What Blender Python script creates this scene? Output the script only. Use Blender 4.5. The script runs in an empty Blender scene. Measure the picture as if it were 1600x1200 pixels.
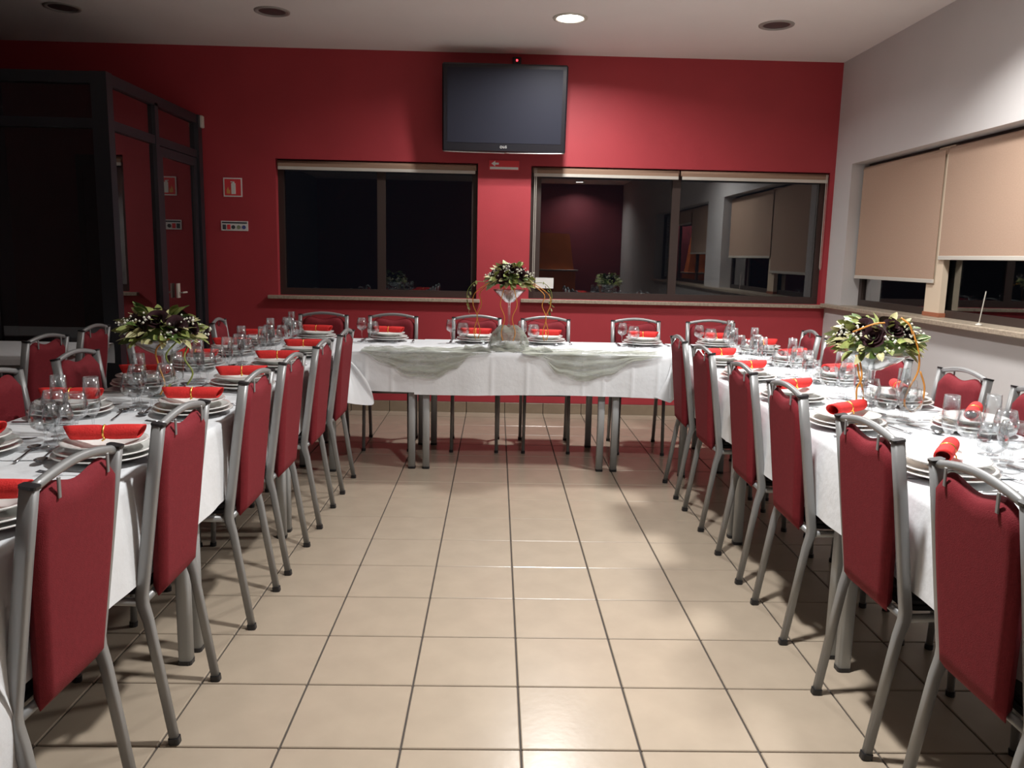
import bpy, bmesh, math, random
from mathutils import Vector, Matrix
random.seed(7)
PI = math.pi
SC = bpy.context.scene
COL = SC.collection

# ------------------------------------------------------------------ camera
cam_d = bpy.data.cameras.new('camera')
cam = bpy.data.objects.new('camera', cam_d); COL.objects.link(cam)
R_ = Vector((0.99960472, -0.0184163, 0.02124257)); U_ = Vector((-0.0181009, 0.15656415, 0.98750191)); F_ = Vector((0.02151196, 0.98749608, -0.15616891))
cam.matrix_world = Matrix(((R_.x, U_.x, -F_.x, 0), (R_.y, U_.y, -F_.y, 0), (R_.z, U_.z, -F_.z, 1.353), (0, 0, 0, 1)))
cam_d.sensor_width = 36; cam_d.lens = 1264.1 / 1600 * 36; cam_d.clip_start = .02
SC.camera = cam

# ------------------------------------------------------------------ world, exposure
w = bpy.data.worlds.new('night'); SC.world = w; w.use_nodes = True
w.node_tree.nodes['Background'].inputs[0].default_value = (.25, .3, .45, 1)
w.node_tree.nodes['Background'].inputs[1].default_value = .012
SC.view_settings.view_transform = 'Standard'; SC.view_settings.look = 'None'
SC.view_settings.gamma = 1; SC.view_settings.use_curve_mapping = False
SC.view_settings.exposure = 0.14
LAMP_W = 56.0
LAMP_COL = (1.0, .985, .965)
ZC = 2.984          # ceiling
YW = 6.944          # back wall
XW = 2.83           # wall with the blinds
XL = -4.05
YB = -4.6
# ceiling lamps that are lit: (x, y, power factor); measured from their shadows
LIT = [(.476, 5.9, .80, .18, 160), (1.95, 4.0, 1.0, .36, 134), (.476, 2.2, .95, .18, 126), (1.78, -4.05, .8, .18, 140)]   # x, y, power, size, spread
UNLIT = [(1.92, 5.93), (-1.58, 5.94), (-3.03, 5.98), (-1.58, 2.2), (-3.03, 4.0), (-3.03, 2.2)]

# ------------------------------------------------------------------ materials
MATS = {}
def srgb(c):
    return tuple(((x/255) / 12.92 if x/255 <= .04045 else ((x/255 + .055) / 1.055) ** 2.4) for x in c) + (1,)
def mat(name, col, rough=.6, metal=0, noise=0, nscale=20, bump=0, bscale=60, coat=0, spec=.5, tex='noise', col2=None, sheen=0):
    m = bpy.data.materials.new(name); m.use_nodes = True; nt = m.node_tree; b = nt.nodes['Principled BSDF']
    col = tuple(col[:3]) + (1,)
    b.inputs['Base Color'].default_value = col; b.inputs['Roughness'].default_value = rough; b.inputs['Metallic'].default_value = metal
    b.inputs['Specular IOR Level'].default_value = spec; b.inputs['Coat Weight'].default_value = coat
    if sheen: b.inputs['Sheen Weight'].default_value = sheen
    tc = nt.nodes.new('ShaderNodeTexCoord')
    if noise:
        n = nt.nodes.new('ShaderNodeTexNoise'); n.inputs['Scale'].default_value = nscale; n.inputs['Detail'].default_value = 6
        nt.links.new(tc.outputs['Object'], n.inputs['Vector'])
        r = nt.nodes.new('ShaderNodeValToRGB')
        r.color_ramp.elements[0].position = .3; r.color_ramp.elements[1].position = .7
        r.color_ramp.elements[0].color = tuple(c * (1 - noise) for c in col[:3]) + (1,)
        r.color_ramp.elements[1].color = (tuple(col2[:3]) + (1,)) if col2 else tuple(min(1, c * (1 + noise)) for c in col[:3]) + (1,)
        nt.links.new(n.outputs[0], r.inputs[0]); nt.links.new(r.outputs[0], b.inputs['Base Color'])
    if bump:
        n2 = nt.nodes.new('ShaderNodeTexNoise'); n2.inputs['Scale'].default_value = bscale; n2.inputs['Detail'].default_value = 4
        nt.links.new(tc.outputs['Object'], n2.inputs['Vector'])
        bp = nt.nodes.new('ShaderNodeBump'); bp.inputs['Strength'].default_value = bump; bp.inputs['Distance'].default_value = .01
        nt.links.new(n2.outputs[0], bp.inputs['Height']); nt.links.new(bp.outputs[0], b.inputs['Normal'])
    MATS[name] = m
    return m
def emis(name, col, s):
    m = bpy.data.materials.new(name); m.use_nodes = True; nt = m.node_tree
    b = nt.nodes['Principled BSDF']; b.inputs['Base Color'].default_value = (.05, .05, .05, 1)
    b.inputs['Emission Color'].default_value = tuple(col) + (1,); b.inputs['Emission Strength'].default_value = s
    MATS[name] = m; return m
def clear(name, tint, gloss_min, gloss_max, rough=.02, blend=.35):
    # thin clear sheet: light passes, edges and glancing angles mirror
    m = bpy.data.materials.new(name); m.use_nodes = True; nt = m.node_tree; nt.nodes.remove(nt.nodes['Principled BSDF'])
    o = nt.nodes['Material Output']; t = nt.nodes.new('ShaderNodeBsdfTransparent'); g = nt.nodes.new('ShaderNodeBsdfGlossy')
    t.inputs[0].default_value = tuple(tint) + (1,); g.inputs['Roughness'].default_value = rough
    lw = nt.nodes.new('ShaderNodeLayerWeight'); lw.inputs[0].default_value = blend
    mr = nt.nodes.new('ShaderNodeMapRange'); mr.inputs['To Min'].default_value = gloss_min; mr.inputs['To Max'].default_value = gloss_max
    mx = nt.nodes.new('ShaderNodeMixShader')
    nt.links.new(lw.outputs['Facing'], mr.inputs['Value']); nt.links.new(mr.outputs[0], mx.inputs[0])
    nt.links.new(t.outputs[0], mx.inputs[1]); nt.links.new(g.outputs[0], mx.inputs[2]); nt.links.new(mx.outputs[0], o.inputs[0])
    MATS[name] = m; return m

mat('red_paint', (.385, .034, .045), .6, noise=.05, nscale=3, bump=.08, bscale=180)
mat('white_paint', (.56, .54, .53), .7, noise=.03, nscale=2, bump=.06, bscale=160)
mat('dark_paint', (.09, .075, .085), .7)
mat('ceiling_paint', (.78, .74, .71), .9, noise=.02, nscale=2)
mat('grout', (.055, .045, .038), .9)
mat('floor_tile', (.355, .292, .222), .26, noise=.06, nscale=7, bump=.03, bscale=40, spec=.5)
mat('skirting_tile', (.26, .20, .14), .35, noise=.12, nscale=9)
mat('sill_stone', (.36, .30, .23), .35, noise=.25, nscale=60)
mat('chair_metal', (.28, .285, .285), .38, metal=.35, spec=.5)
mat('black_plastic', (.012, .012, .014), .4)
mat('red_fabric', (.185, .018, .025), .8, noise=.08, nscale=90, bump=.2, bscale=420, spec=.2)
mat('chrome', (.75, .75, .75), .18, metal=1)
mat('seat_black', (.012, .013, .018), .6)
mat('table_wood', (.25, .2, .16), .5)
mat('table_metal', (.40, .42, .43), .4, metal=.2)
mat('cloth', (.73, .755, .78), .85, noise=.02, nscale=4, bump=.25, bscale=25, sheen=.2)
mat('porcelain', (.80, .80, .77), .12, coat=.4)
mat('napkin', (.66, .022, .020), .8, noise=.08, nscale=60, bump=.3, bscale=200)
mat('gold', (.85, .55, .12), .3, metal=.9)
mat('steel', (.42, .42, .44), .2, metal=1)
mat('frame_brown', (.040, .026, .022), .45)
mat('partition_metal', (.035, .037, .045), .4, metal=.3)
mat('blind_fabric', (.43, .295, .215), .9, noise=.05, nscale=120, bump=.2, bscale=500)
mat('blind_brown', (.30, .19, .13), .85, noise=.05, nscale=120)
mat('bar_white', (.55, .52, .46), .5)
mat('tv_black', (.010, .010, .014), .38, coat=.2)
mat('tv_screen', (.020, .021, .032), .5, spec=.22)
mat('pillar_cream', (.68, .56, .42), .7)
mat('brick_red', (.35, .12, .06), .7)
mat('sign_white', (.75, .75, .72), .5)
mat('sign_red', (.72, .05, .06), .5)
mat('sign_dark', (.06, .07, .08), .5)
mat('sign_green', (.25, .3, .2), .5)
mat('sign_blue', (.08, .1, .3), .5)
mat('sign_flame', (.7, .35, .1), .5)
mat('lamp_ring', (.30, .28, .26), .5)
mat('lamp_dark', (.07, .065, .065), .35)
mat('leaf', (.13, .20, .035), .5, noise=.3, nscale=25, col2=(.55, .60, .20))
mat('leaf_dark', (.05, .11, .025), .5, noise=.3, nscale=25, col2=(.18, .28, .06))
mat('leaf_pale', (.45, .46, .18), .5, noise=.25, nscale=30, col2=(.75, .68, .40))
mat('rose', (.026, .003, .007), .85, noise=.3, nscale=50)
mat('filler', (.72, .72, .62), .7)
mat('twig', (.62, .26, .04), .45)
mat('twig_green', (.20, .24, .05), .5)
mat('bar_orange', (.85, .22, .06), .5, noise=.15, nscale=5)
mat('tarmac', (.02, .02, .02), .9)
emis('lamp_on', (1, .97, .92), 26)
emis('led_red', (1, .02, .03), 7)
clear('stemware', (.975, .985, .99), .03, .72, .06, .36)
clear('vase_glass', (.93, .95, .95), .10, .90, .10, .38)
clear('window_glass', (.80, .82, .82), .085, .85, .0, .5)
clear('partition_glass', (.42, .42, .44), .05, .8, .0, .5)
# tulle: open weave, part of the light goes straight through
m = bpy.data.materials.new('tulle'); m.use_nodes = True; nt = m.node_tree
b = nt.nodes['Principled BSDF']; b.inputs['Base Color'].default_value = (.34, .36, .30, 1); b.inputs['Roughness'].default_value = .7
b.inputs['Sheen Weight'].default_value = .3
tr = nt.nodes.new('ShaderNodeBsdfTransparent'); mx = nt.nodes.new('ShaderNodeMixShader')
tn = nt.nodes.new('ShaderNodeTexNoise'); tn.inputs['Scale'].default_value = 1.6; tn.inputs['Detail'].default_value = 5
tcn = nt.nodes.new('ShaderNodeTexCoord'); mrn = nt.nodes.new('ShaderNodeMapRange'); mrn.inputs['To Min'].default_value = .25; mrn.inputs['To Max'].default_value = .92
mrn.inputs['From Min'].default_value = .3; mrn.inputs['From Max'].default_value = .7
mpn = nt.nodes.new('ShaderNodeMapping'); mpn.inputs['Scale'].default_value = (5, 12, 26); nt.links.new(tcn.outputs['Object'], mpn.inputs['Vector']); nt.links.new(mpn.outputs[0], tn.inputs['Vector']); nt.links.new(tn.outputs[0], mrn.inputs['Value'])
nt.links.new(mrn.outputs[0], mx.inputs[0]); nt.links.new(tr.outputs[0], mx.inputs[1]); nt.links.new(b.outputs[0], mx.inputs[2])
nt.links.new(mx.outputs[0], nt.nodes['Material Output'].inputs[0]); MATS['tulle'] = m

# ------------------------------------------------------------------ helpers
def link(o, parent=None):
    COL.objects.link(o)
    if parent is not None: o.parent = parent
    return o
def mesh_from(name, verts, faces, m, smooth=False):
    me = bpy.data.meshes.new(name); me.from_pydata([tuple(v) for v in verts], [], faces); me.validate(); me.update()
    me.materials.append(MATS[m])
    if smooth:
        for p in me.polygons: p.use_smooth = True
    return me
def ob(name, me, parent=None, loc=None, rot=None):
    o = bpy.data.objects.new(name, me); link(o, parent)
    if loc is not None: o.location = loc
    if rot is not None: o.rotation_euler = rot
    return o
class MB:
    """collects shapes for one mesh"""
    def __init__(s): s.v = []; s.f = []
    def add(s, v, f):
        k = len(s.v); s.v += [tuple(x) for x in v]; s.f += [tuple(i + k for i in q) for q in f]; return s
    def box(s, x0, x1, y0, y1, z0, z1, ch=0):
        if ch:
            c = ch; v = []
            for z, i in ((z0, c), (z0 + c, 0), (z1 - c, 0), (z1, c)):
                v += [(x0+i+ (0 if i else c), y0+i, z), (x1-i-(0 if i else c), y0+i, z), (x1-i, y0+i+(0 if i else c), z), (x1-i, y1-i-(0 if i else c), z),
                      (x1-i-(0 if i else c), y1-i, z), (x0+i+(0 if i else c), y1-i, z), (x0+i, y1-i-(0 if i else c), z), (x0+i, y0+i+(0 if i else c), z)]
            f = [tuple(range(7, -1, -1)), tuple(range(24, 32))]
            for L in range(3):
                for k in range(8):
                    a = L*8+k; bb = L*8+(k+1) % 8; f.append((a, bb, bb+8, a+8))
            return s.add(v, f)
        v = [(x0, y0, z0), (x1, y0, z0), (x1, y1, z0), (x0, y1, z0), (x0, y0, z1), (x1, y0, z1), (x1, y1, z1), (x0, y1, z1)]
        return s.add(v, [(0, 3, 2, 1), (4, 5, 6, 7), (0, 1, 5, 4), (1, 2, 6, 5), (2, 3, 7, 6), (3, 0, 4, 7)])
    def tube(s, pts, r, n=8, r2=None, ref=(1, 0, 0), caps=True, sq=False):
        """r half-size across ref, r2 half-size across the other way; sq gives a rounded square section"""
        r2 = r2 or r; P = [Vector(p) for p in pts]; v = []; f = []
        for i, p in enumerate(P):
            if i == 0: t = P[1] - P[0]
            elif i == len(P)-1: t = P[-1] - P[-2]
            else: t = (P[i]-P[i-1]).normalized() + (P[i+1]-P[i]).normalized()
            t.normalize(); a = Vector(ref); a = a - t * a.dot(t)
            if a.length < 1e-4: a = Vector((0, 1, 0)) - t * t.y
            a.normalize(); bb = t.cross(a)
            rr = r[i] if isinstance(r, (list, tuple)) else r; rb = r2[i] if isinstance(r2, (list, tuple)) else r2
            for k in range(n):
                th = 2*PI*(k+.5)/n; cx, sx = math.cos(th), math.sin(th)
                if sq: cx = math.copysign(abs(cx)**.45, cx); sx = math.copysign(abs(sx)**.45, sx)
                v.append(p + a*rr*cx + bb*rb*sx)
        for i in range(len(P)-1):
            for k in range(n):
                f.append((i*n+k, i*n+(k+1) % n, (i+1)*n+(k+1) % n, (i+1)*n+k))
        if caps: f.append(tuple(range(n-1, -1, -1))); f.append(tuple(range((len(P)-1)*n, len(P)*n)))
        return s.add(v, f)
    def lathe(s, prof, n=24, c=(0, 0), z=0):
        v = []; f = []; m_ = len(prof)
        for k in range(n):
            th = 2*PI*k/n
            for (rr, zz) in prof: v.append((c[0]+rr*math.cos(th), c[1]+rr*math.sin(th), z+zz))
        for k in range(n):
            for i in range(m_-1):
                a = k*m_+i; bb = ((k+1) % n)*m_+i
                f.append((a, bb, bb+1, a+1))
        return s.add(v, f)
    def me(s, name, m, smooth=False): return mesh_from(name, s.v, s.f, m, smooth)
    def ob(s, name, m, parent=None, smooth=False, loc=None, rot=None): return ob(name, s.me(name, m, smooth), parent, loc, rot)
def tag(o, label=None, cat=None, group=None, kind=None):
    if label: o['label'] = label
    if cat: o['category'] = cat
    if group: o['group'] = group
    if kind: o['kind'] = kind
    return o
def empty(name, loc=(0, 0, 0), rz=0):
    o = bpy.data.objects.new(name, None); COL.objects.link(o); o.location = loc; o.rotation_euler = (0, 0, rz); o.empty_display_size = .1
    return o
def dup(o, parent=None):
    c = o.copy(); COL.objects.link(c)
    if parent is not None: c.parent = parent
    for ch in list(o.children): dup(ch, c)
    return c
PROTO = {}
def place(key, loc, rot, label, cat, group):
    """first use takes the prototype itself, later ones a copy of it and all its parts"""
    src, used = PROTO[key]
    o = dup(src) if used else src
    PROTO[key][1] = True
    o.location = loc; o.rotation_euler = rot if isinstance(rot, tuple) else (0, 0, rot)
    return tag(o, label, cat, group)
def smoothstep(x): x = max(0, min(1, x)); return x*x*(3-2*x)

# ------------------------------------------------------------------ room shell
TX, TY, TS = .0911, 2.0598, .3335
floor = tag(MB().box(XL-.2, XW+.2, YB-.2, YW+.2, -.12, -.006).ob('floor', 'grout'), kind='structure')
tile_me = [MB().box(-.1638, .1638, -.1638, .1638, -.03, 0, .0025).me('tile', 'floor_tile')]
cand = []
i0, i1 = math.floor((XL-TX)/TS), math.ceil((XW-TX)/TS)
j0, j1 = math.floor((YB-TY)/TS), math.ceil((YW-TY)/TS)
rest = MB()
for j in range(j0, j1):
    for i in range(i0, i1):
        cx, cy = TX+(i+.5)*TS, TY+(j+.5)*TS
        ax, bx_ = max(cx-.1638, XL), min(cx+.1638, XW); ay, by_ = max(cy-.1638, YB), min(cy+.1638, YW)
        if bx_-ax < .02 or by_-ay < .02: continue
        whole = (bx_-ax > .3275 and by_-ay > .3275)
        inview = cy > 1.35 and abs(cx) < .70*cy and -2.5 < cx < 2.5
        if whole and inview: cand.append((cy + .3*abs(cx), cx, cy))
        else: rest.box(ax, bx_, ay, by_, -.03, 0, .0025 if whole else 0)
cand.sort()
for k, (d, cx, cy) in enumerate(cand):
    if k < 298:
        ob('tile', tile_me[0], floor, (cx, cy, 0), (0, 0, random.choice((0, PI/2, PI, -PI/2))))
    else: rest.box(cx-.1638, cx+.1638, cy-.1638, cy+.1638, -.03, 0, .0025)
tag(rest.ob('distant_tiles', 'floor_tile', floor), kind='stuff')

ceil = tag(MB().box(XL-.2, XW+.2, YB-.2, YW+.2, ZC, ZC+.15).ob('ceiling', 'ceiling_paint'), kind='structure')
W1 = (-1.85, -.17, .985, 2.11); W2 = (.275, 2.79, .995, 2.10)
wb = MB()
Y0, Y1 = YW, YW+.22
wb.box(XL-.2, W1[0], Y0, Y1, 0, ZC).box(W1[0], W1[1], Y0, Y1, 0, W1[2]).box(W1[0], W1[1], Y0, Y1, W1[3], ZC)
wb.box(W1[1], W2[0], Y0, Y1, 0, ZC).box(W2[0], W2[1], Y0, Y1, 0, W2[2]).box(W2[0], W2[1], Y0, Y1, W2[3], ZC).box(W2[1], XW+.2, Y0, Y1, 0, ZC)
wall_back = tag(wb.ob('wall_back', 'red_paint'), kind='structure')
# wall with the blinds: two long openings
W3 = (3.75, 6.62); W4 = (-.6, 3.0); WZ = (1.01, 2.14)
wr = MB(); X0, X1 = XW, XW+.24
wr.box(X0, X1, YB-.2, W4[0], 0, ZC).box(X0, X1, W4[0], W4[1], 0, WZ[0]).box(X0, X1, W4[0], W4[1], WZ[1], ZC)
wr.box(X0, X1, W4[1], W3[0], 0, ZC).box(X0, X1, W3[0], W3[1], 0, WZ[0]).box(X0, X1, W3[0], W3[1], WZ[1], ZC).box(X0, X1, W3[1], YW, 0, ZC)
tag(wr.ob('wall_right', 'white_paint'), kind='structure')
tag(MB().box(XL-.2, XL, YB-.2, YW, 0, ZC).ob('wall_left', 'dark_paint'), kind='structure')
mat('deep_red_paint', (.16, .02, .03), .7)
tag(MB().box(XL, XW, YB-.2, YB, 0, ZC).ob('wall_front', 'deep_red_paint'), kind='structure')

# skirting tiles on the back wall
bb = tag(MB().box(-2.46, XW, YW-.004, YW, 0, .092).ob('baseboard_back', 'grout'), kind='structure')
sk = MB().box(-.1642, .1642, -.009, 0, 0, .09, .0015).me('tile', 'skirting_tile')
for i in range(-7, 8):
    cx = TX+(i+.5)*TS
    if -2.3 < cx < XW-.17: ob('tile', sk, bb, (cx, YW-.004, 0))
bb2 = tag(MB().box(XW-.004, XW, -1, YW-.02, 0, .092).ob('baseboard_right', 'grout'), kind='structure')
for j in range(-9, 15):
    cy = TY+(j+.5)*TS
    if cy < YW-.2: ob('tile', sk, bb2, (XW-.004, cy, 0), (0, 0, PI/2)).rotation_euler = (0, 0, -PI/2)

# ------------------------------------------------------------------ windows in the back wall
def back_window(name, W, mulls):
    e = tag(empty(name, ((W[0]+W[1])/2, YW, W[2])), kind='structure')
    def P(n, mb, m_):
        for i, v in enumerate(mb.v): mb.v[i] = (v[0]-e.location.x, v[1]-e.location.y, v[2]-e.location.z)
        return mb.ob(n, m_, e)
    x0, x1, z0, z1 = W; ya, yb = YW+.07, YW+.12
    f = MB().box(x0, x0+.05, ya, yb, z0, z1).box(x1-.05, x1, ya, yb, z0, z1).box(x0+.05, x1-.05, ya, yb, z0, z0+.06).box(x0+.05, x1-.05, ya, yb, z1-.06, z1)
    P('window_frame', f, 'frame_brown')
    xs = [x0+.05]
    for mx_ in mulls:
        P('mullion', MB().box(mx_-.035, mx_+.035, ya+.003, yb-.003, z0+.06, z1-.06), 'frame_brown'); xs += [mx_-.035, mx_+.035]
    xs.append(x1-.05)
    for k in range(0, len(xs), 2):
        P('pane', MB().box(xs[k], xs[k+1], YW+.085, YW+.089, z0+.06, z1-.06), 'window_glass')
    return e
back_window('window_1', W1, [-.985])
back_window('window_2', W2, [.33, 1.515])
tag(MB().box(-1.93, -.14, YW-.045, YW+.07, .955, .984, .003).ob('trim_1', 'sill_stone'), kind='structure')
tag(MB().box(.21, XW, YW-.045, YW+.07, .965, .994, .003).ob('trim_2', 'sill_stone'), kind='structure')
tag(MB().box(XW-.06, XW, -.6, YW-.05, .978, 1.010, .004).box(XW, XW+.139, -.6, 3.0, .985, 1.012).box(XW, XW+.139, 3.75, 6.62, .985, 1.012).ob('trim_3', 'sill_stone'), kind='structure')

def side_window(name, a, b, mulls):
    e = tag(empty(name, (XW, a, WZ[0])), kind='structure')
    def P(n, mb, m_):
        for i, v in enumerate(mb.v): mb.v[i] = (v[0]-XW, v[1]-a, v[2]-WZ[0])
        return mb.ob(n, m_, e)
    xa, xb = XW+.14, XW+.19; z0, z1 = WZ
    P('window_frame', MB().box(xa, xb, a, a+.05, z0, z1).box(xa, xb, b-.05, b, z0, z1).box(xa, xb, a+.05, b-.05, z0, z0+.05).box(xa, xb, a+.05, b-.05, z1-.05, z1), 'frame_brown')
    ys = [a+.05]
    for y in mulls:
        P('mullion', MB().box(xa+.003, xb-.003, y-.03, y+.03, z0+.05, z1-.05), 'frame_brown'); ys += [y-.03, y+.03]
    ys.append(b-.05)
    for k in range(0, len(ys), 2): P('pane', MB().box(XW+.16, XW+.164, ys[k], ys[k+1], z0+.05, z1-.05), 'window_glass')
    return e, P
e3, P3 = side_window('window_3', W3[0], W3[1], [5.4, 4.45])
P3('pillar', MB().box(XW+.098, XW+.138, 5.31, 5.50, WZ[0]+.03, WZ[1]-.02), 'pillar_cream')
P3('pillar_base', MB().box(XW+.094, XW+.139, 5.30, 5.51, WZ[0]+.003, WZ[0]+.03), 'brick_red')
side_window('window_4', W4[0], W4[1], [.7, 1.9])

# ------------------------------------------------------------------ roller blinds
def blind(axis, a, b, ztop, zbot, pos, fabric, label, chain=None, group=None):
    """axis x: spans x from a to b at y=pos; axis y: spans y at x=pos"""
    e = empty('roller_blind', ((a+b)/2, pos, ztop) if axis == 'x' else (pos, (a+b)/2, ztop), 0 if axis == 'x' else PI/2)
    L = (b-a)/2; r = .024
    MB().tube([(-L, 0, -r), (L, 0, -r)], r, 16).ob('roller_tube', fabric, e, True)
    if zbot < ztop-.05:
        MB().box(-L+.01, L-.01, -r-.001, -r+.001, zbot-ztop+.012, -r).ob('fabric', fabric, e)
    MB().box(-L+.008, L-.008, -r-.006, -r+.006, zbot-ztop-.012, zbot-ztop+.014, .002).ob('bottom_bar', 'bar_white', e)
    if chain is not None:
        cx, cl = chain
        MB().tube([(cx, -r-.012, -.01), (cx, -r-.012, -cl), (cx+.008, -r-.010, -cl-.02), (cx+.014, -r-.006, -cl), (cx+.014, -r-.006, -.01)], .0028, 6).ob('bead_chain', 'bar_white', e)
    tag(e, label, 'roller blind', group)
    return e
blind('x', -1.84, -.185, 2.10, 2.035, YW+.030, 'blind_brown', 'brown roller blind rolled up over the single dark window beside the fire signs')
blind('x', .29, 1.52, 2.092, 2.027, YW+.030, 'blind_brown', 'rolled-up brown blind below the television, over the wide window half with the white card', (-.60, .98))
blind('x', 1.535, 2.78, 2.092, 2.027, YW+.030, 'blind_brown', 'rolled-up brown blind over the wide window half next to the room corner', (.60, .78))
# blinds in the side wall: local x of the Empty runs along +y, its local -y faces +x, so the chain sits on the room side below
def sblind(a, b, zbot, label):
    e = blind('y', a, b, 2.115, zbot, XW+.110, 'blind_fabric', label)
    e.rotation_euler = (0, 0, -PI/2); return e
sblind(5.385, 6.60, 1.245, 'beige roller blind nearest the red wall, pulled down almost to the sill')
sblind(3.80, 5.365, 1.400, 'beige roller blind beside the room corner one, stopping higher above the sill')
sblind(1.75, 2.95, 1.45, 'beige roller blind on the second window of the blinds wall')
sblind(.6, 1.70, 1.9, 'beige roller blind mostly rolled up on the second window of the blinds wall')
rod = empty('window_stay', (XW-.01, 4.67, 1.010))
MB().lathe([(0, 0), (.02, 0), (.018, .008), (.004, .014), (0, .014)], 12).ob('base', 'bar_white', rod, True)
MB().tube([(0, 0, .01), (.01, -.02, .20)], .003, 6).ob('rod', 'bar_white', rod)
tag(rod, 'thin pale upright rod standing on the window sill under the higher blind', 'rod')

# card on the wide window
tag(MB().box(.335, .49, YW+.055, YW+.060, 1.085, 1.175).ob('white_card', 'sign_white'), 'blank white card against the wide window behind the head table flowers', 'card')

# ------------------------------------------------------------------ television
tv = empty('television', (.04, 6.715, 2.51), 0); tv.rotation_euler = (math.radians(8), 0, 0)
MB().box(-.495, .495, -.035, .035, -.335, .335, .012).ob('case', 'tv_black', tv)
MB().box(-.455, .455, -.0375, -.034, -.262, .300).ob('screen', 'tv_screen', tv)
MB().tube([(x/20*.49, -.036-.006*(1-(x/20)**2), -.332-.006*(1-(x/20)**2)) for x in range(-20, 21)], .0045, 8).ob('lower_trim', 'chrome', tv, True)
MB().box(-.09, .09, .036, .19, -.10, .10).box(-.2, .2, .185, .205, -.09, .09).ob('wall_bracket', 'black_plastic', tv)
def text(name, s, size, loc, rot, m_, parent, align='CENTER', ext=.0006):
    c = bpy.data.curves.new(name, 'FONT'); c.body = s; c.size = size; c.align_x = align; c.align_y = 'CENTER'; c.extrude = ext; c.resolution_u = 3
    o = bpy.data.objects.new(name, c); link(o, parent); o.location = loc; o.rotation_euler = rot; c.materials.append(MATS[m_])
    bpy.context.view_layer.update(); me = bpy.data.meshes.new_from_object(o.evaluated_get(bpy.context.evaluated_depsgraph_get())); me.materials.clear(); me.materials.append(MATS[m_])
    bpy.data.objects.remove(o); o = bpy.data.objects.new(name, me); link(o, parent); o.location = loc; o.rotation_euler = rot; return o
text('logo', 'LG', .026, (.008, -.0372, -.292), (PI/2, 0, 0), 'sign_white', tv)
MB().tube([(-.022+.0085*math.cos(t*PI/8), -.0372, -.292+.0085*math.sin(t*PI/8)) for t in range(17)], .0014, 5, caps=False).ob('round_mark', 'sign_white', tv)
tag(tv, 'large black flat television hung high on the red wall between the windows', 'television')
sb = empty('motion_sensor', (.135, YW, 2.905))
MB().box(-.035, .035, -.03, 0, -.05, .05, .006).ob('housing', 'black_plastic', sb)
MB().lathe([(0, .005), (.006, .004), (.009, 0)], 10).ob('led', 'led_red', sb, loc=(0, -.031, .022), rot=(PI/2, 0, 0))
tag(sb, 'small black sensor with a glowing red light above the television', 'sensor')

# ------------------------------------------------------------------ signs
s = empty('emergency_sign', (.047, YW, 2.098))
MB().box(-.125, .125, -.006, 0, -.038, .038).ob('panel', 'sign_red', s)
MB().box(-.118, .118, -.008, -.006, -.034, -.014).ob('white_strip', 'sign_white', s)
MB().add([(-.108, -.0085, .012), (-.075, -.0085, .034), (-.075, -.0085, .020), (-.045, -.0085, .020), (-.045, -.0085, .004), (-.075, -.0085, .004), (-.075, -.0085, -.010),
          (-.108, -.006, .012), (-.075, -.006, .034), (-.075, -.006, .020), (-.045, -.006, .020), (-.045, -.006, .004), (-.075, -.006, .004), (-.075, -.006, -.010)],
         [(0, 1, 6)[::-1], (2, 3, 4, 5)[::-1]] + [(i, (i+1) % 7, (i+1) % 7+7, i+7) for i in range(7)]).ob('arrow', 'sign_white', s)
tag(s, 'small red sign with a white arrow and strip just under the television', 'sign')
s = empty('extinguisher_sign', (-2.205, YW, 1.868))
MB().box(-.077, .077, -.005, 0, -.077, .077).ob('border', 'sign_white', s)
MB().box(-.067, .067, -.0065, -.005, -.067, .067).ob('panel', 'sign_red', s)
MB().box(-.012, .024, -.009, -.0065, -.055, .032, .001).box(-.004, .014, -.009, -.0065, .032, .046).box(-.016, .004, -.009, -.0065, .040, .048).ob('extinguisher_pictogram', 'sign_white', s)
MB().add([(-.050, -.0085, -.052), (-.020, -.0085, -.052), (-.022, -.0085, -.015), (-.030, -.0085, -.028), (-.038, -.0085, .004), (-.050, -.0085, -.024)], [(0, 1, 2, 3, 4, 5)]).ob('flame_pictogram', 'sign_flame', s)
tag(s, 'square red and white fire extinguisher sign on the dark red wall', 'sign')
s = empty('notice_strip', (-2.20, YW, 1.553))
MB().box(-.112, .112, -.005, 0, -.04, .04).ob('panel', 'sign_white', s)
MB().box(-.104, .104, -.0065, -.005, .020, .032).ob('header_line', 'sign_dark', s)
for k, (c, mm) in enumerate([(-.085, 'sign_dark'), (-.048, 'sign_red'), (-.010, 'sign_dark'), (.034, 'sign_green'), (.078, 'sign_blue')]):
    if k in (0, 1): mb = MB().box(c-.014, c+.014, -.0065, -.005, -.030, .010)
    else: mb = MB().lathe([(0, 0), (.016, 0), (.016, -.0015)], 14)
    o = mb.ob('pictogram', mm, s)
    if k > 1: o.location = (c, -.0065, -.010); o.rotation_euler = (-PI/2, 0, 0)
tag(s, 'pale strip notice with a row of pictograms below the extinguisher sign', 'sign')
tag(MB().box(-2.475, -2.42, YW-.05, YW, 2.335, 2.432, .006).ob('wall_detector', 'bar_white'), 'small white box on the red wall at the top of the glass partition', 'detector')

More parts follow.
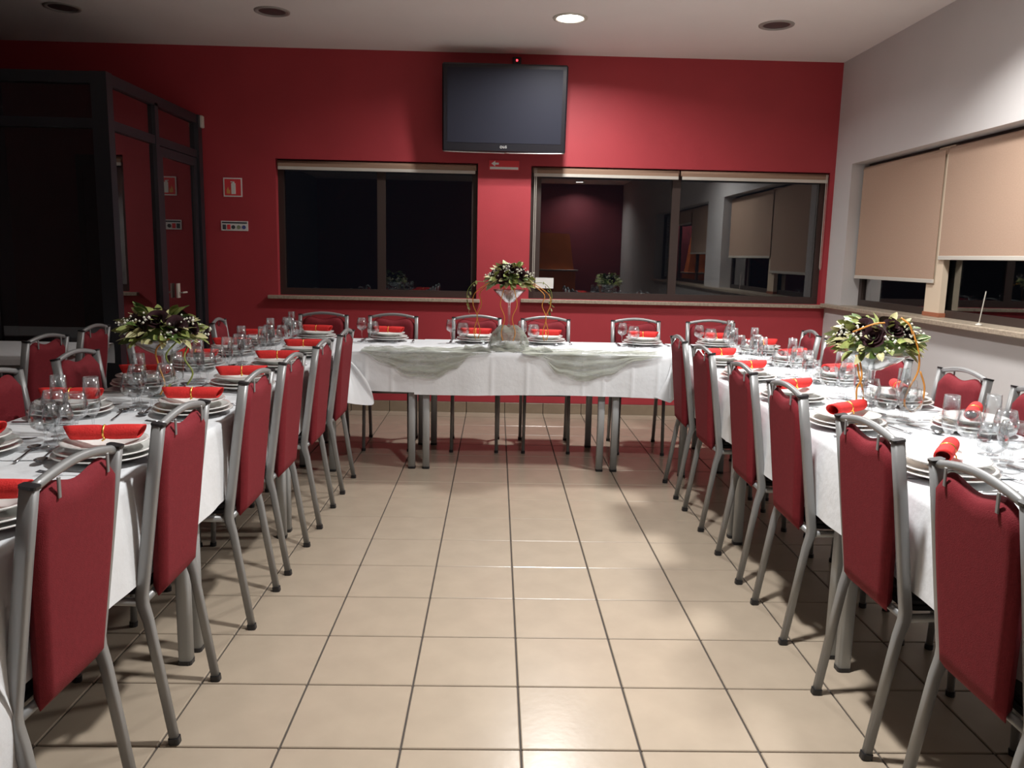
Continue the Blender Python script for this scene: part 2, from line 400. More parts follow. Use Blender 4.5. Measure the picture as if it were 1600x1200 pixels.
# ------------------------------------------------------------------ glass partition
gp = empty('glass_partition', (-2.48, 5.33, 0))
def G(n, mb, m_, par=None):
    return mb.ob(n, m_, par or gp)
pt = 2.43; H = .04
G('corner_post', MB().box(-H-.02, H, -H, H, 0, pt), 'partition_metal')
G('wall_post', MB().box(-H, H, 1.52, 1.60, 0, pt), 'partition_metal')
G('door_post', MB().box(-.03, .03, .70, .76, 0, pt-.05), 'partition_metal')
G('top_rail', MB().box(-.03, .03, H, 1.52, pt-.07, pt), 'partition_metal')
G('transom_rail', MB().box(-.025, .025, H, 1.52, 2.09, 2.15), 'partition_metal')
G('bottom_rail', MB().box(-.03, .03, H, .70, 0, .12), 'partition_metal')
G('front_top_rail', MB().box(-1.57, -H-.02, -.03, .03, pt-.07, pt), 'partition_metal')
G('front_transom_rail', MB().box(-1.57, -H-.02, -.025, .025, 2.09, 2.15), 'partition_metal')
G('front_bottom_rail', MB().box(-1.57, -H-.02, -.03, .03, 0, .12), 'partition_metal')
G('front_post', MB().box(-.80, -.74, -.03, .03, .12, pt-.07), 'partition_metal')
for a, b_ in ((H, .70), (.76, 1.52)):
    G('pane', MB().box(-.004, .004, a, b_, 2.15, pt-.07), 'partition_glass')
G('pane', MB().box(-.004, .004, H, .70, .12, 2.09), 'partition_glass')
G('pane', MB().box(-.74, -H-.02, -.004, .004, .12, 2.09), 'partition_glass')
G('pane', MB().box(-1.57, -.80, -.004, .004, .12, 2.09), 'partition_glass')
G('pane', MB().box(-.74, -H-.02, -.004, .004, 2.15, pt-.07), 'partition_glass')
G('pane', MB().box(-1.57, -.80, -.004, .004, 2.15, pt-.07), 'partition_glass')
dl = G('door_leaf', MB().box(-.02, .02, .765, .83, .01, 2.085).box(-.02, .02, 1.45, 1.515, .01, 2.085).box(-.02, .02, .83, 1.45, .01, .12).box(-.02, .02, .83, 1.45, 2.02, 2.085), 'partition_metal')
G('door_pane', MB().box(-.004, .004, .83, 1.45, .12, 2.02), 'partition_glass', dl)
G('door_lock', MB().box(.02, .032, 1.0-.025, 1.0+.025, .98, 1.09).tube([(.03, 1.0, 1.02), (.06, 1.0, 1.02), (.06, 1.08, 1.02)], .007), 'bar_white', dl)
tag(gp, 'dark metal framed glass partition with a door at the corner of the red wall', 'partition')
dd = tag(empty('door_1', (-3.0, YW, 0)), kind='structure')
MB().box(-.42, .42, -.03, 0, 0, 2.05).ob('door_leaf', 'dark_paint', dd)
MB().box(-.47, -.42, -.04, 0, 0, 2.10).box(.42, .47, -.04, 0, 0, 2.10).box(-.42, .42, -.04, 0, 2.05, 2.10).ob('door_frame', 'frame_brown', dd)

# ------------------------------------------------------------------ ceiling lamps
def downlight(x, y, on, label, power=1, size=.2, spread=140):
    e = empty('ceiling_downlight', (x, y, ZC))
    MB().lathe([(.090, 0), (.092, -.006), (.108, -.010), (.120, -.006), (.122, 0)], 32).ob('trim_ring', 'lamp_ring' if not on else 'bar_white', e, True)
    MB().lathe([(0, -.003), (.082, -.004), (.091, -.002)], 32).ob('diffuser', 'lamp_on' if on else 'lamp_dark', e, True)
    tag(e, label, 'ceiling light')
    if on:
        l = bpy.data.lights.new('lamp_light', 'AREA'); l.shape = 'DISK'; l.size = size; l.spread = math.radians(spread); l.energy = LAMP_W*power; l.color = LAMP_COL
        lo = bpy.data.objects.new('lamp_light', l); link(lo, e); lo.location = (0, 0, -.02)
lab = ['lit white round downlight in the ceiling near the television', 'lit round downlight above the blinds-side table', 'lit round downlight above the middle of the aisle', 'lit round downlight behind the photographer']
for (x, y, p, sz, sp), L in zip(LIT, lab): downlight(x, y, True, L, p, sz, sp)
lab = ['unlit grey round downlight in the ceiling near the blinds wall', 'unlit dark round downlight between the television and the glass partition', 'unlit dark round downlight over the glass partition',
       'unlit round downlight above the partition-side table', 'unlit round downlight above the far table near the partition', 'unlit round downlight in the dark corner of the ceiling']
for (x, y), L in zip(UNLIT, lab): downlight(x, y, False, L)

# ------------------------------------------------------------------ tables
def table(x0, x1, y0, y1, label, group='grey-legged tables forming the U', inset=0):
    cx, cy = (x0+x1)/2, (y0+y1)/2
    e = empty('banquet_table', (cx, cy, 0)); a, b_ = (x1-x0)/2, (y1-y0)/2
    MB().box(-a, a, -b_, b_, .722, .75, .003).ob('tabletop', 'table_wood', e)
    i = .012; s_ = .0190; hide = 1 if inset > 0 else -1; inset = abs(inset)
    MB().box(-a+.05, a-.05, -b_+.03, -b_+.05, .665, .721).box(-a+.05, a-.05, b_-.05, b_-.03, .665, .721).box(-a+.03, -a+.05, -b_+.05, b_-.05, .665, .721).box(a-.05, a-.03, -b_+.05, b_-.05, .665, .721).ob('apron', 'table_metal', e)
    for sx in (-1, 1):
        for sy in (-1, 1):
            X, Y = sx*(a-i-s_-.012-(inset if sx == hide else 0)), sy*(b_-i-s_-.012)
            lg = MB().tube([(X, Y, .012), (X, Y, .72)], s_*1.15, 12, sq=True).ob('leg', 'table_metal', e, True)
            MB().tube([(X, Y, 0), (X, Y, .014)], s_*1.22, 12, sq=True).ob('foot_cap', 'black_plastic', lg)
    return tag(e, label, 'table', group)
HY0, HY1 = 5.0, 5.745
LX0, LX1 = -1.66, -.96
RX0, RX1 = 1.145, 1.885
XB = (-1.675, -.475, .725, 1.925)
for k, n in enumerate(['head table section at the partition end', 'middle section of the head table under the television', 'head table section at the blinds end']):
    table(XB[k]+.002, XB[k+1]-.002, HY0, HY1, n+', under white cloth', 'head table sections', (-.42, 0, .42)[k])
YBN = (4.985, 3.775, 2.567, 1.36, .15)
for X_, nm in (((LX0, LX1), 'partition-side'), ((RX0, RX1), 'blinds-side')):
    for k in range(4):
        table(X_[0], X_[1], YBN[k+1]+.002, YBN[k]-.002, '%s row table under white cloth, %s from the head table' % (nm, ('first', 'second', 'third', 'fourth')[k]), nm+' row tables')

# ------------------------------------------------------------------ table cloths
ZT = .7535
def creases(t, cr):
    return sum(.0055*math.exp(-((t-c)/.009)**2) for c in cr)
def runner(name, along0, along1, e0, e1, hem0, hem1, axis, z, label, seed, cr=(), drop0=None, drop1=None, end_drop=None, parent=None, step=.018):
    """cloth along an axis; e0/e1 = the two long edges; drops hang down to hem0/hem1 with soft waves"""
    rnd = random.Random(seed); ph = [rnd.uniform(0, 6.3) for _ in range(6)]
    n = int((along1-along0)/step)+1
    def wave(t, k): return .5*math.sin(t*9.5+ph[k])+.35*math.sin(t*17+ph[k+1])+.3*math.sin(t*31+ph[k+2])
    cols = []; 
    for i in range(n+1):
        t = along0+(along1-along0)*i/n; col = []
        c = creases(t, cr)
        K = 9
        for k in range(K, 0, -1):                     # side 0 from hem up to edge
            q = k/K; zz = z-(z-hem0)*q - (.006*math.sin(t*4+ph[0])*q)
            out = .004+.007*smoothstep(q*2)+ .0065*q*wave(t, 0)+c*smoothstep(q*3)
            col.append((e0-out, zz))
        col.append((e0-.002, z-.004)); col.append((e0+.006, z))
        for k in range(1, 12):
            col.append((e0+(e1-e0)*k/12, z+.0012*math.sin(t*13+k*1.7+ph[2])+.0012*math.sin(t*29+k*.9+ph[3])+c*.6))
        col.append((e1-.006, z)); col.append((e1+.002, z-.004))
        for k in range(1, K+1):
            q = k/K; zz = z-(z-hem1)*q - (.006*math.sin(t*4.6+ph[1])*q)
            out = .004+.007*smoothstep(q*2)+.0065*q*wave(t, 3)+c*smoothstep(q*3)
            col.append((e1+out, zz))
        cols.append((t, col))
    V = []; Fc = []; M_ = len(cols[0][1])
    for t, col in cols:
        for (o_, zz) in col: V.append((o_, t, zz) if axis == 'y' else (t, o_, zz))
    for i in range(n):
        tm = (cols[i][0]+cols[i+1][0])/2
        for k in range(M_-1):
            if k < 9+0 and drop0 and not (drop0[0] <= tm <= drop0[1]): continue
            if k >= M_-10 and drop1 and not (drop1[0] <= tm <= drop1[1]): continue
            a = i*M_+k
            Fc.append((a, a+1, a+M_+1, a+M_))
    o = ob(name, mesh_from(name, V, Fc, 'cloth', True), parent)
    if label: tag(o, label, 'tablecloth', 'white tablecloths')
    return o
def fold_corner(parent, top, hem_a, tip, hem_b):
    """hanging corner of a cloth: a soft cone-like fold with a drooping tip"""
    V = []; Fc = []; T = Vector(top); n1, n2 = 12, 10
    A, B_, C_ = Vector(hem_a), Vector(tip), Vector(hem_b)
    for i in range(n1+1):
        s_ = i/n1
        h = A*(1-s_)**2+B_*2*s_*(1-s_)+C_*s_**2
        h = h+(B_-h)*.38*math.exp(-((s_-.5)/.26)**2)
        for k in range(n2+1):
            q = k/n2; p = T+(h-T)*q
            p = p+Vector((.35, -1, .1))*(.016*math.sin(PI*q)*math.cos(s_*7.5)+.014*q*math.sin(s_*9))+Vector((.012*math.sin(PI*q), 0, 0))
            V.append(p)
    for i in range(n1):
        for k in range(n2):
            a = i*(n2+1)+k; Fc.append((a, a+1, a+n2+2, a+n2+1))
    return ob('hanging_corner', mesh_from('hanging_corner', V, Fc, 'cloth', True), parent)

# head table: two cloths, the long one lapping over the short one
hc = runner('tablecloth', -.50, 1.93, HY0-.006, HY1+.006, .492, .50, 'x', ZT+.003, 'long white cloth over the head table under tulle swags, to the blinds end', 11, cr=(-.02, .20, .55, .68, .86, 1.02), drop0=(-.6, 1.135), step=.010)
fold_corner(hc, (1.10, HY0-.012, .72), (1.0, HY0-.022, .50), (1.13, HY0-.035, .44), (1.14, HY0-.02, .55))
hc2 = runner('tablecloth', -1.69, -.47, HY0-.004, HY1+.004, .505, .50, 'x', ZT, 'short white cloth on the partition end of the head table', 12, cr=(-.64, -.80, -1.0), drop0=(-.955, -.4), step=.010)
# partition-side row
c = runner('tablecloth', 2.24, 4.985, LX0-.006, LX1+.006, .49, .475, 'y', ZT+.003, 'white cloth on the partition-side row next to the head table, a corner drooping', 13, cr=(2.9, 3.3, 3.75, 4.2, 4.6))
fold_corner(c, (LX1+.01, 4.96, ZT-.004), (LX1+.035, 4.80, .47), (-.69, 4.95, .385), (-.80, 4.985, .58))
c = runner('tablecloth', 1.37, 2.27, LX0-.004, LX1+.004, .49, .468, 'y', ZT, 'white cloth on the partition-side row with a low corner by the nearest chair', 14, cr=(1.7, 2.1))
fold_corner(c, (LX1+.004, 1.38, .66), (-.956, 1.53, .45), (-.925, 1.53, .33), (-.965, 1.38, .25))
runner('tablecloth', .15, 1.40, LX0-.008, LX1+.003, .49, .46, 'y', ZT-.0018, 'white cloth on the partition-side row end nearest the camera', 15)
# blinds-side row
runner('tablecloth', 2.20, 4.985, RX0-.006, RX1+.006, .485, .49, 'y', ZT+.003, 'white cloth on the blinds-side row next to the head table', 16, cr=(2.95, 3.4, 3.8, 4.3))
runner('tablecloth', .9, 2.23, RX0-.004, RX1+.004, .48, .49, 'y', ZT, 'white cloth on the blinds-side row end nearest the camera', 17, cr=(1.6, 2.1))

# ------------------------------------------------------------------ tulle drape on the head table
td = empty('tulle_drape', (.08, HY0, ZT))
def swag(xa, xb, bottom, seed):
    rnd = random.Random(seed); nu, nv = 44, 26; V = []; Fc = []
    ph = rnd.uniform(0, 6)
    for i in range(nu+1):
        s_ = i/nu; x = xa+(xb-xa)*s_
        # bottom depth by piecewise points
        for (sa, za), (sb_, zb) in zip(bottom, bottom[1:]):
            if sa <= s_ <= sb_: zb_ = za+(zb-za)*smoothstep((s_-sa)/(sb_-sa)); break
        for k in range(nv+1):
            q = k/nv
            if q < .34:          # lies on the table top, back edge gathered
                g = q/.34; y = HY0+.17*(1-g)+.02*math.sin(s_*9+ph)*(1-g)-.004; z = ZT+.009+.007*math.sin(g*9+s_*23+ph)+.006*math.sin(g*21+s_*5)
                xx = x+(xa+xb-2*x)*.04*(1-g)
            else:
                g = (q-.34)/.66; dep = (ZT-zb_)
                z = ZT+.006-dep*g; xx = x+ (.5-s_)*.05*g
                fold = math.sin(g*15+ 2.2*math.sin(s_*PI)+ph)*.5+math.sin(g*31+s_*6)*.3+.25*math.sin(s_*40+g*8)
                y = HY0-.030-.010*fold*(dep/.17)-.006*g
            V.append((xx-td.location.x, y-td.location.y, z-td.location.z))
    for i in range(nu):
        for k in range(nv):
            a = i*(nv+1)+k; Fc.append((a, a+nv+1, a+nv+2, a+1))
    return ob('swag', mesh_from('swag', V, Fc, 'tulle', True), td)
swag(-.83, -.02, [(0, .745), (.14, .68), (.38, .597), (.56, .585), (.74, .65), (.86, .735), (1, .748)], 1)
swag(.17, 1.05, [(0, .748), (.10, .735), (.26, .62), (.42, .583), (.62, .625), (.82, .72), (1, .748)], 2)
# gathered band between and the ball round the vase foot
V = []; Fc = []; nu, nv = 40, 12
for i in range(nu+1):
    s_ = i/nu; x = -.20+.56*s_
    for k in range(nv+1):
        q = k/nv; V.append((x-.08, (HY0+.02+.30*q+.01*math.sin(s_*17))-HY0, .010+.009*math.sin(q*16+s_*9)+.007*math.sin(s_*34+q*3)))
for i in range(nu):
    for k in range(nv):
        a = i*(nv+1)+k; Fc.append((a, a+nv+1, a+nv+2, a+1))
ob('gathered_band', mesh_from('gathered_band', V, Fc, 'tulle', True), td)
V = []; Fc = []; nu, nv = 48, 14
VC = (.085, 5.22)
for i in range(nu):
    th = 2*PI*i/nu
    for k in range(nv+1):
        q = k/nv; el = q*PI*.46
        rr = .108*math.cos(el)**.8*(1+.07*math.sin(th*7+q*4)+.05*math.sin(th*15+q*9))+.018
        V.append((VC[0]-.08+rr*math.cos(th), VC[1]-HY0+rr*.8*math.sin(th), .006+.150*math.sin(el)*(1+.05*math.sin(th*5))))
for i in range(nu):
    for k in range(nv):
        a = i*(nv+1)+k; b2 = ((i+1) % nu)*(nv+1)+k; Fc.append((a, b2, b2+1, a+1))
ob('puffed_ball', mesh_from('puffed_ball', V, Fc, 'tulle', True), td)
tag(td, 'sheer grey-green tulle swagged along the front of the head table', 'tulle drape')

# ------------------------------------------------------------------ banquet chair
WC = .168      # half distance between posts
ch = empty('banquet_chair')
for sx in (-1, 1):
    X = sx*WC
    p = MB().tube([(X, -.003, .012), (X, .052, .36), (X, .0645, .405), (X, .066, .43), (X, .056, .50), (X, .022, .75), (X, 0, .900)],
                  [.0115, .0125, .0130, .0130, .0130, .0130, .0130], 12, r2=[.012, .013, .0155, .016, .016, .016, .016], sq=True).ob('back_post', 'chair_metal', ch, True)
    MB().tube([(X, 0, .899), (X, -.001, .905)], .0145, 12, r2=.0175, sq=True).ob('post_cap', 'black_plastic', p)
    MB().tube([(X, -.004, 0), (X, -.002, .018)], .0145, 12, r2=.015, sq=True).ob('foot_cap', 'black_plastic', p)
    q = MB().tube([(sx*(WC-.012), .425, .012), (sx*(WC-.016), .408, .425)], .0115, 10).ob('front_leg', 'chair_metal', ch, True)
    MB().tube([(sx*(WC-.012), .426, 0), (sx*(WC-.012), .425, .018)], .0145, 10).ob('foot_cap', 'black_plastic', q)
    MB().tube([(X, .064, .412), (sx*(WC-.016), .408, .412)], .010, 8, r2=.012).ob('side_rail', 'chair_metal', ch, True)
    MB().box(-.005, .005, -.002, .002, -.044, 0, .0012).ob('clip', 'chair_metal', ch, loc=(sx*.098, -.0165, .902))
pts = []
for i in range(17):
    t = i/16; x = -WC+.010+(2*WC-.020)*t; s_ = 2*t-1
    pts.append((x, .001-.004*(1-s_*s_), .894+.022*(1-abs(s_)**1.8)))
MB().tube(pts, .0105, 10, ref=(0, 1, 0)).ob('arch_rail', 'chair_metal', ch, True)
MB().tube([(-WC, .062, .415), (WC, .062, .415)], .011, 8, ref=(0, 1, 0)).ob('crossbar', 'chair_metal', ch, True)
MB().tube([(-WC+.016, .408, .412), (WC-.016, .408, .412)], .010, 8, ref=(0, 1, 0)).ob('crossbar', 'chair_metal', ch, True)
V = []; Fc = []; nu, nv = 22, 18
def zt(u):
    a = abs(u); z = .892
    if a < .66: z -= .019*(math.cos(PI*a/.66)+1)/2
    if a > .52: z -= .044*((a-.52)/.48)**2.8
    return z
for side in (0, 1):
    for i in range(nu+1):
        u = -1+2*i/nu
        for k in range(nv+1):
            v = k/nv; z = .408+(zt(u)-.408)*v
            hw = .114+.040*smoothstep((z-.34)/.46)
            rim = min(1, ((1-abs(u))/.13)) if abs(u) > .87 else 1
            rimv = min(1, (1-v)/.05, v/.04) if (v > .95 or v < .04) else 1
            th = .0195*math.sqrt(max(0, 1-(1-rim)**2))*math.sqrt(max(0, 1-(1-rimv)**2)) + .0006
            yc = .044-.040*((z-.40)/.49)
            V.append((u*hw, yc+(th if side else -th), z))
N_ = (nu+1)*(nv+1)
for i in range(nu):
    for k in range(nv):
        a = i*(nv+1)+k; Fc.append((a, a+nv+1, a+nv+2, a+1)); a += N_; Fc.append((a, a+1, a+nv+2, a+nv+1))
for i in range(nu):
    a = i*(nv+1); Fc.append((a, a+N_, a+N_+nv+1, a+nv+1)); a += nv; Fc.append((a, a+nv+1, a+N_+nv+1, a+N_))
for k in range(nv):
    a = k; Fc.append((a, a+1, a+N_+1, a+N_)); a = nu*(nv+1)+k; Fc.append((a, a+N_, a+N_+1, a+1))
ob('backrest', mesh_from('backrest', V, Fc, 'red_fabric', True), ch)
def pad(x, y0, y1, z0, z1, m_, name, par, r=.012):
    mb = MB(); V = []; Fc = []; prof = [(r, z0), (0, z0+r*.7), (0, z1-r), (r*.4, z1-r*.3), (r*1.6, z1)]
    ring = []
    for ins, z in prof:
        pr = []
        for cx, cy, a0 in ((x-.04, y1-.04, 0), (-x+.04, y1-.04, 1), (-x+.03, y0+.03, 2), (x-.03, y0+.03, 3)):
            for q in range(5):
                th = PI/2*(a0+q/4); R_2 = (.04 if a0 < 2 else .03)-ins; pr.append((cx+R_2*math.cos(th), cy+R_2*math.sin(th), z))
        ring.append(pr)
    n = 20
    for pr in ring: V += pr
    for L in range(len(prof)-1):
        for k in range(n): Fc.append((L*n+k, L*n+(k+1) % n, (L+1)*n+(k+1) % n, (L+1)*n+k))
    Fc.append(tuple(range(n-1, -1, -1))); Fc.append(tuple(range((len(prof)-1)*n, len(prof)*n)))
    return ob(name, mesh_from(name, V, Fc, m_), par)
pad(.150, .075, .425, .424, .440, 'seat_black', 'seat_pan', ch, .003)
pad(.152, .078, .430, .440, .464, 'seat_black', 'seat', ch, .009)
PROTO['chair'] = [ch, False]

ORD = ('first', 'second', 'third', 'fourth', 'fifth', 'sixth', 'seventh')
# chair centres (along the row) counted from the head table
AIS_L = [4.62, 4.03, 3.445, 2.94, 2.245, 1.67]
AIS_R = [4.62, 4.07, 3.41, 2.87, 2.20, 1.66]
OUT_L = [5.19, 4.66, 4.10, 3.43, 2.83]
OUT_R = [5.15, 4.62, 3.99, 3.36, 2.84]
HEAD = [-1.25, -.745, -.138, .364, 1.025, 1.575]
jr = random.Random(3)
def J(a): return jr.uniform(-a, a)
LXF = [-.852, -.856, -.862, -.866, -.872, -.876]; RXF = [1.055, 1.055, 1.055, 1.055, 1.046, 1.04]
for k, y in enumerate(AIS_L):   # sitter faces -x: local +y -> -x
    place('chair', (LXF[k], y, 0), PI/2+J(.02), 'red padded silver chair, aisle side of partition-side row, %s from the head table' % ORD[k], 'chair', 'chairs on the aisle side of the partition-side row')
for k, y in enumerate(AIS_R):
    place('chair', (RXF[k], y, 0), -PI/2+J(.02), 'red padded silver chair, aisle side of blinds-side row, %s from the head table' % ORD[k], 'chair', 'chairs on the aisle side of the blinds-side row')
for k, y in enumerate(OUT_L):
    place('chair', (-1.770, y, 0), -PI/2+(J(.04) if k else .12), 'red padded silver chair, partition side of the partition-side row, %s from the head table' % ORD[k], 'chair', 'chairs on the partition side of the partition-side row')
for k, y in enumerate(OUT_R):
    place('chair', (1.990+(.04 if k == 0 else 0), y, 0), PI/2+J(.04)-(.12 if k == 0 else 0), 'red padded silver chair, blinds side of the blinds-side row, %s from the red wall' % ORD[k], 'chair', 'chairs on the blinds side of the blinds-side row')
for k, x in enumerate(HEAD):
    place('chair', (x, 5.905, 0), PI+J(.015), 'red padded silver chair behind the head table, %s from the partition end' % ORD[k], 'chair', 'chairs behind the head table')
place('chair', (-2.26, 4.60, 0), PI/2+.05, 'red padded silver chair at the far dark table, the one closer to the glass', 'chair', 'chairs at the far dark table')
place('chair', (-2.22, 4.03, 0), PI/2-.03, 'red padded silver chair at the far dark table, the one farther from the glass', 'chair', 'chairs at the far dark table')
# far table in the dark part of the room
table(-3.75, -2.45, 4.50, 5.17, 'white-clothed table in the dark corner beside the glass partition', 'far tables')
runner('tablecloth', -3.77, -2.43, 4.495, 5.175, .70, .62, 'x', ZT, 'white tablecloth on the far table in the dark corner', 21, step=.05)

# ------------------------------------------------------------------ place settings
def plate_mb(R, h, well, deep):
    t = .004
    return MB().lathe([(0, 0), (well*.8, 0), (well*.86, .003), (R*.93, h-t), (R, h-.001), (R-.001, h+.002), (R*.92, h+.0005), (well+.004, deep), (well*.85, t+.001), (0, t)], 40)
def single(key, name, mb, m_, smooth=True): PROTO[key] = [mb.ob(name, m_, None, smooth), False]
single('plate_low', 'dinner_plate', plate_mb(.140, .020, .095, .010), 'porcelain')
single('plate_mid', 'dinner_plate', plate_mb(.132, .020, .090, .010), 'porcelain')
single('plate_top', 'soup_plate', plate_mb(.116, .028, .062, .012), 'porcelain')
# napkin: rolled cloth with slanted pointed ends, gold ring a part of it
def napkin():
    e = empty('rolled_napkin'); V = []; Fc = []; n = 20; L = .098
    for shell in (0, 1):
        for i in range(13):
            s_ = -1+2*i/12
            for k in range(n):
                th = 2*PI*k/n
                # slanted ends: one side of the roll runs further
                xx = s_*L*(1+.11*math.cos(th-.6)*abs(s_)**3)
                r = (.0235-.0035*math.exp(-(s_/.12)**2)-.002*abs(s_)**4)*(1 if not shell else .80)
                V.append((xx, r*1.05*math.sin(th), .020+r*.92*math.cos(th)))
    M_ = 13*n
    for sh in (0, 1):
        for i in range(12):
            for k in range(n):
                a = sh*M_+i*n+k; b2 = sh*M_+i*n+(k+1) % n
                Fc.append((a, b2, b2+n, a+n) if not sh else (a, a+n, b2+n, b2))
    for k in range(n):
        k2 = (k+1) % n
        Fc.append((k, k+M_, k2+M_, k2)); a = 12*n; Fc.append((a+k, a+k2, a+k2+M_, a+k+M_))
    ob('cloth_roll', mesh_from('cloth_roll', V, Fc, 'napkin', True), e)
    mb = MB(); 
    mb.tube([(0, .0205*math.sin(2*PI*k/20), .020+.0188*math.cos(2*PI*k/20)) for k in range(21)], .0032, 6, ref=(1, 0, 0), caps=False)
    mb.tube([(0, -.018, .014), (.004, -.024, .004), (-.002, -.026, .0)], .0025, 6)
    mb.ob('gold_tie', 'gold', e, True)
    return e
PROTO['napkin'] = [napkin(), False]
# cutlery, lying along local y
def flat(outline, z=.0015, t=.0012):
    n = len(outline); v = [(x, y, z+t) for x, y in outline]+[(x, y, z-t) for x, y in outline]
    return v, [tuple(range(n)), tuple(range(2*n-1, n-1, -1))]+[(i, i+n, (i+1) % n+n, (i+1) % n) for i in range(n)]
mb = MB(); mb.tube([(0, -.095, .002), (0, -.05, .003), (0, .03, .006), (0, .045, .005)], [.0065, .005, .003, .006], 8, r2=[.0016, .0018, .0018, .0014])
mb.tube([(0, .045, .005), (0, .062, .003)], [.009, .0115], 8, r2=.0012)
for x in (-.0095, -.0032, .0032, .0095): mb.tube([(x, .060, .003), (x, .085, .004), (x*.95, .103, .007)], [.0020, .0018, .001], 6, r2=.0012)
single('fork', 'table_fork', mb, 'steel')
mb = MB(); mb.tube([(0, -.11, .003), (0, -.06, .004), (0, -.01, .004)], [.007, .0075, .005], 8, r2=[.0025, .003, .0025])
mb.tube([(0, -.01, .004), (.001, .02, .004), (.001, .09, .004), (-.004, .115, .004)], [.0065, .0095, .009, .002], 8, r2=[.0018, .0010, .0010, .0008])
single('knife', 'table_knife', mb, 'steel')
mb = MB(); mb.tube([(0, -.085, .002), (0, -.04, .003), (0, .035, .006), (0, .045, .005)], [.006, .0045, .0028, .005], 8, r2=[.0016, .0018, .0018, .0016])
V = []; Fc = []
for i in range(9):
    for k in range(8):
        rr = i/8; th = 2*PI*k/8; V.append((.0185*rr*math.cos(th), .072+.029*rr*math.sin(th), .001+.0085*rr*rr))
for i in range(8):
    for k in range(8): Fc.append((i*8+k, i*8+(k+1) % 8, (i+1)*8+(k+1) % 8, (i+1)*8+k))
mb.add(V, Fc)
single('spoon', 'dessert_spoon', mb, 'steel')
# glasses
def glass(key, name, rim, bulge, hb, hs, foot, parts):
    bowl = [(0, hs), (bulge*.45, hs+.004), (bulge*.85, hs+hb*.18), (bulge, hs+hb*.42), (bulge*.97, hs+hb*.6), (rim, hs+hb), (rim-.0012, hs+hb+.0004), (bulge*.95-.0012, hs+hb*.6), (bulge-.002, hs+hb*.42), (bulge*.82, hs+hb*.2), (bulge*.4, hs+.007), (0, hs+.005)]
    stem = [(.0105, .003), (.005, .012), (.0034, hs*.5), (.004, hs*.85), (.009, hs+.002)]
    ft = [(0, 0), (foot, 0), (foot, .0018), (.010, .0045), (0, .005)]
    if parts:
        e = empty(name)
        MB().lathe(bowl, 28).ob('bowl', 'stemware', e, True); MB().lathe(stem, 12).ob('stem', 'stemware', e, True); MB().lathe(ft, 24).ob('foot', 'stemware', e, True)
        PROTO[key] = [e, False]
    else: single(key, name, MB().lathe(bowl, 20).lathe(stem, 8).lathe(ft, 16), 'stemware')
for pz in (1, 0):
    glass('wine%d' % pz, 'wine_glass', .027, .036, .085, .075, .033, pz)
    glass('water%d' % pz, 'water_goblet', .032, .043, .090, .050, .036, pz)
    glass('flute%d' % pz, 'champagne_flute', .023, .026, .125, .070, .030, pz)

def setting(cx, cy, rz, where, group, nap=None, near=False, flip=1, gl=('water', 'wine', 'flute'), goff=(.16, .185)):
    """rz: rotation taking local +y to the sitter's forward direction; local +x is the sitter's right"""
    ca, sa = math.cos(rz), math.sin(rz)
    def W(x, y): return (cx+x*ca-y*sa, cy+x*sa+y*ca)
    z = ZT+.0055
    px, py = W(0, 0)
    place('plate_low', (px, py, z), J(3), 'lowest white plate, '+where, 'plate', 'lowest plates '+group)
    place('plate_mid', (px+J(.002), py+J(.002), z+.0125), J(3), 'middle white plate of the stack, '+where, 'plate', 'middle plates '+group)
    place('plate_top', (px+J(.003), py+J(.003), z+.026), J(3), 'top deep white plate, '+where, 'plate', 'top plates '+group)
    nr = nap if nap is not None else J(.1)
    place('napkin', (px, py, z+.026+.030), (0, 0, nr), 'rolled red napkin tied with gold, '+where, 'napkin', 'napkins '+group)
    p = W(-.172, -.005); place('fork', (p[0], p[1], z), rz+J(.06), 'steel fork, '+where, 'fork', 'forks '+group)
    p = W(.170, -.005); place('knife', (p[0], p[1], z), rz+J(.06), 'steel knife, '+where, 'knife', 'knives '+group)
    p = W(.01, .172); place('spoon', (p[0], p[1], z), rz+PI/2+.25+J(.15), 'steel spoon above the plates, '+where, 'spoon', 'spoons '+group)
    k = '1' if near else '0'
    for i, g in enumerate(gl):
        gx = .085+.080*i+J(.008); gy = goff[0 if i % 2 else 1]+J(.010)
        if i == 2: gy -= .035
        p = W(gx*flip, gy)
        nm = {'water': 'wide clear goblet', 'wine': 'narrow clear wine glass', 'flute': 'tall clear flute'}[g]
        place(g+k, (p[0], p[1], z-.001), J(3), nm+', '+where, 'glass', nm+' '+group)
for k, y in enumerate([4.66, 4.10, 3.52, 2.94, 2.27, 1.70]):
    setting(-1.105, y, PI/2, 'aisle side of partition-side row, %s from head table' % ORD[k], 'on the aisle side of the partition-side row', nap=.16+J(.08), near=k > 1)
for k, y in enumerate([5.18, 4.66, 4.10, 3.50, 2.88, 2.30]):
    setting(-1.515, y if k else 5.22, -PI/2, 'partition side of partition-side row, %s from red wall' % ORD[k], 'on the partition side of the partition-side row', nap=.05+J(.06), near=k > 1, flip=-1)
for k, y in enumerate([4.60, 4.05, 3.43, 2.88, 2.22, 1.66]):
    setting(1.290, y, -PI/2, 'aisle side of blinds-side row, %s from head table' % ORD[k], 'on the aisle side of the blinds-side row', nap=[.3, .4, .5, .62, .95, .8][k], near=k > 1, flip=-1)
for k, y in enumerate([5.22, 4.66, 4.00, 3.40, 2.85, 2.25]):
    setting(1.738, y, PI/2, 'blinds side of blinds-side row, %s from red wall' % ORD[k], 'on the blinds side of the blinds-side row', nap=[.2, .5, .4, 1.3, .95, .9][k], near=k > 1)
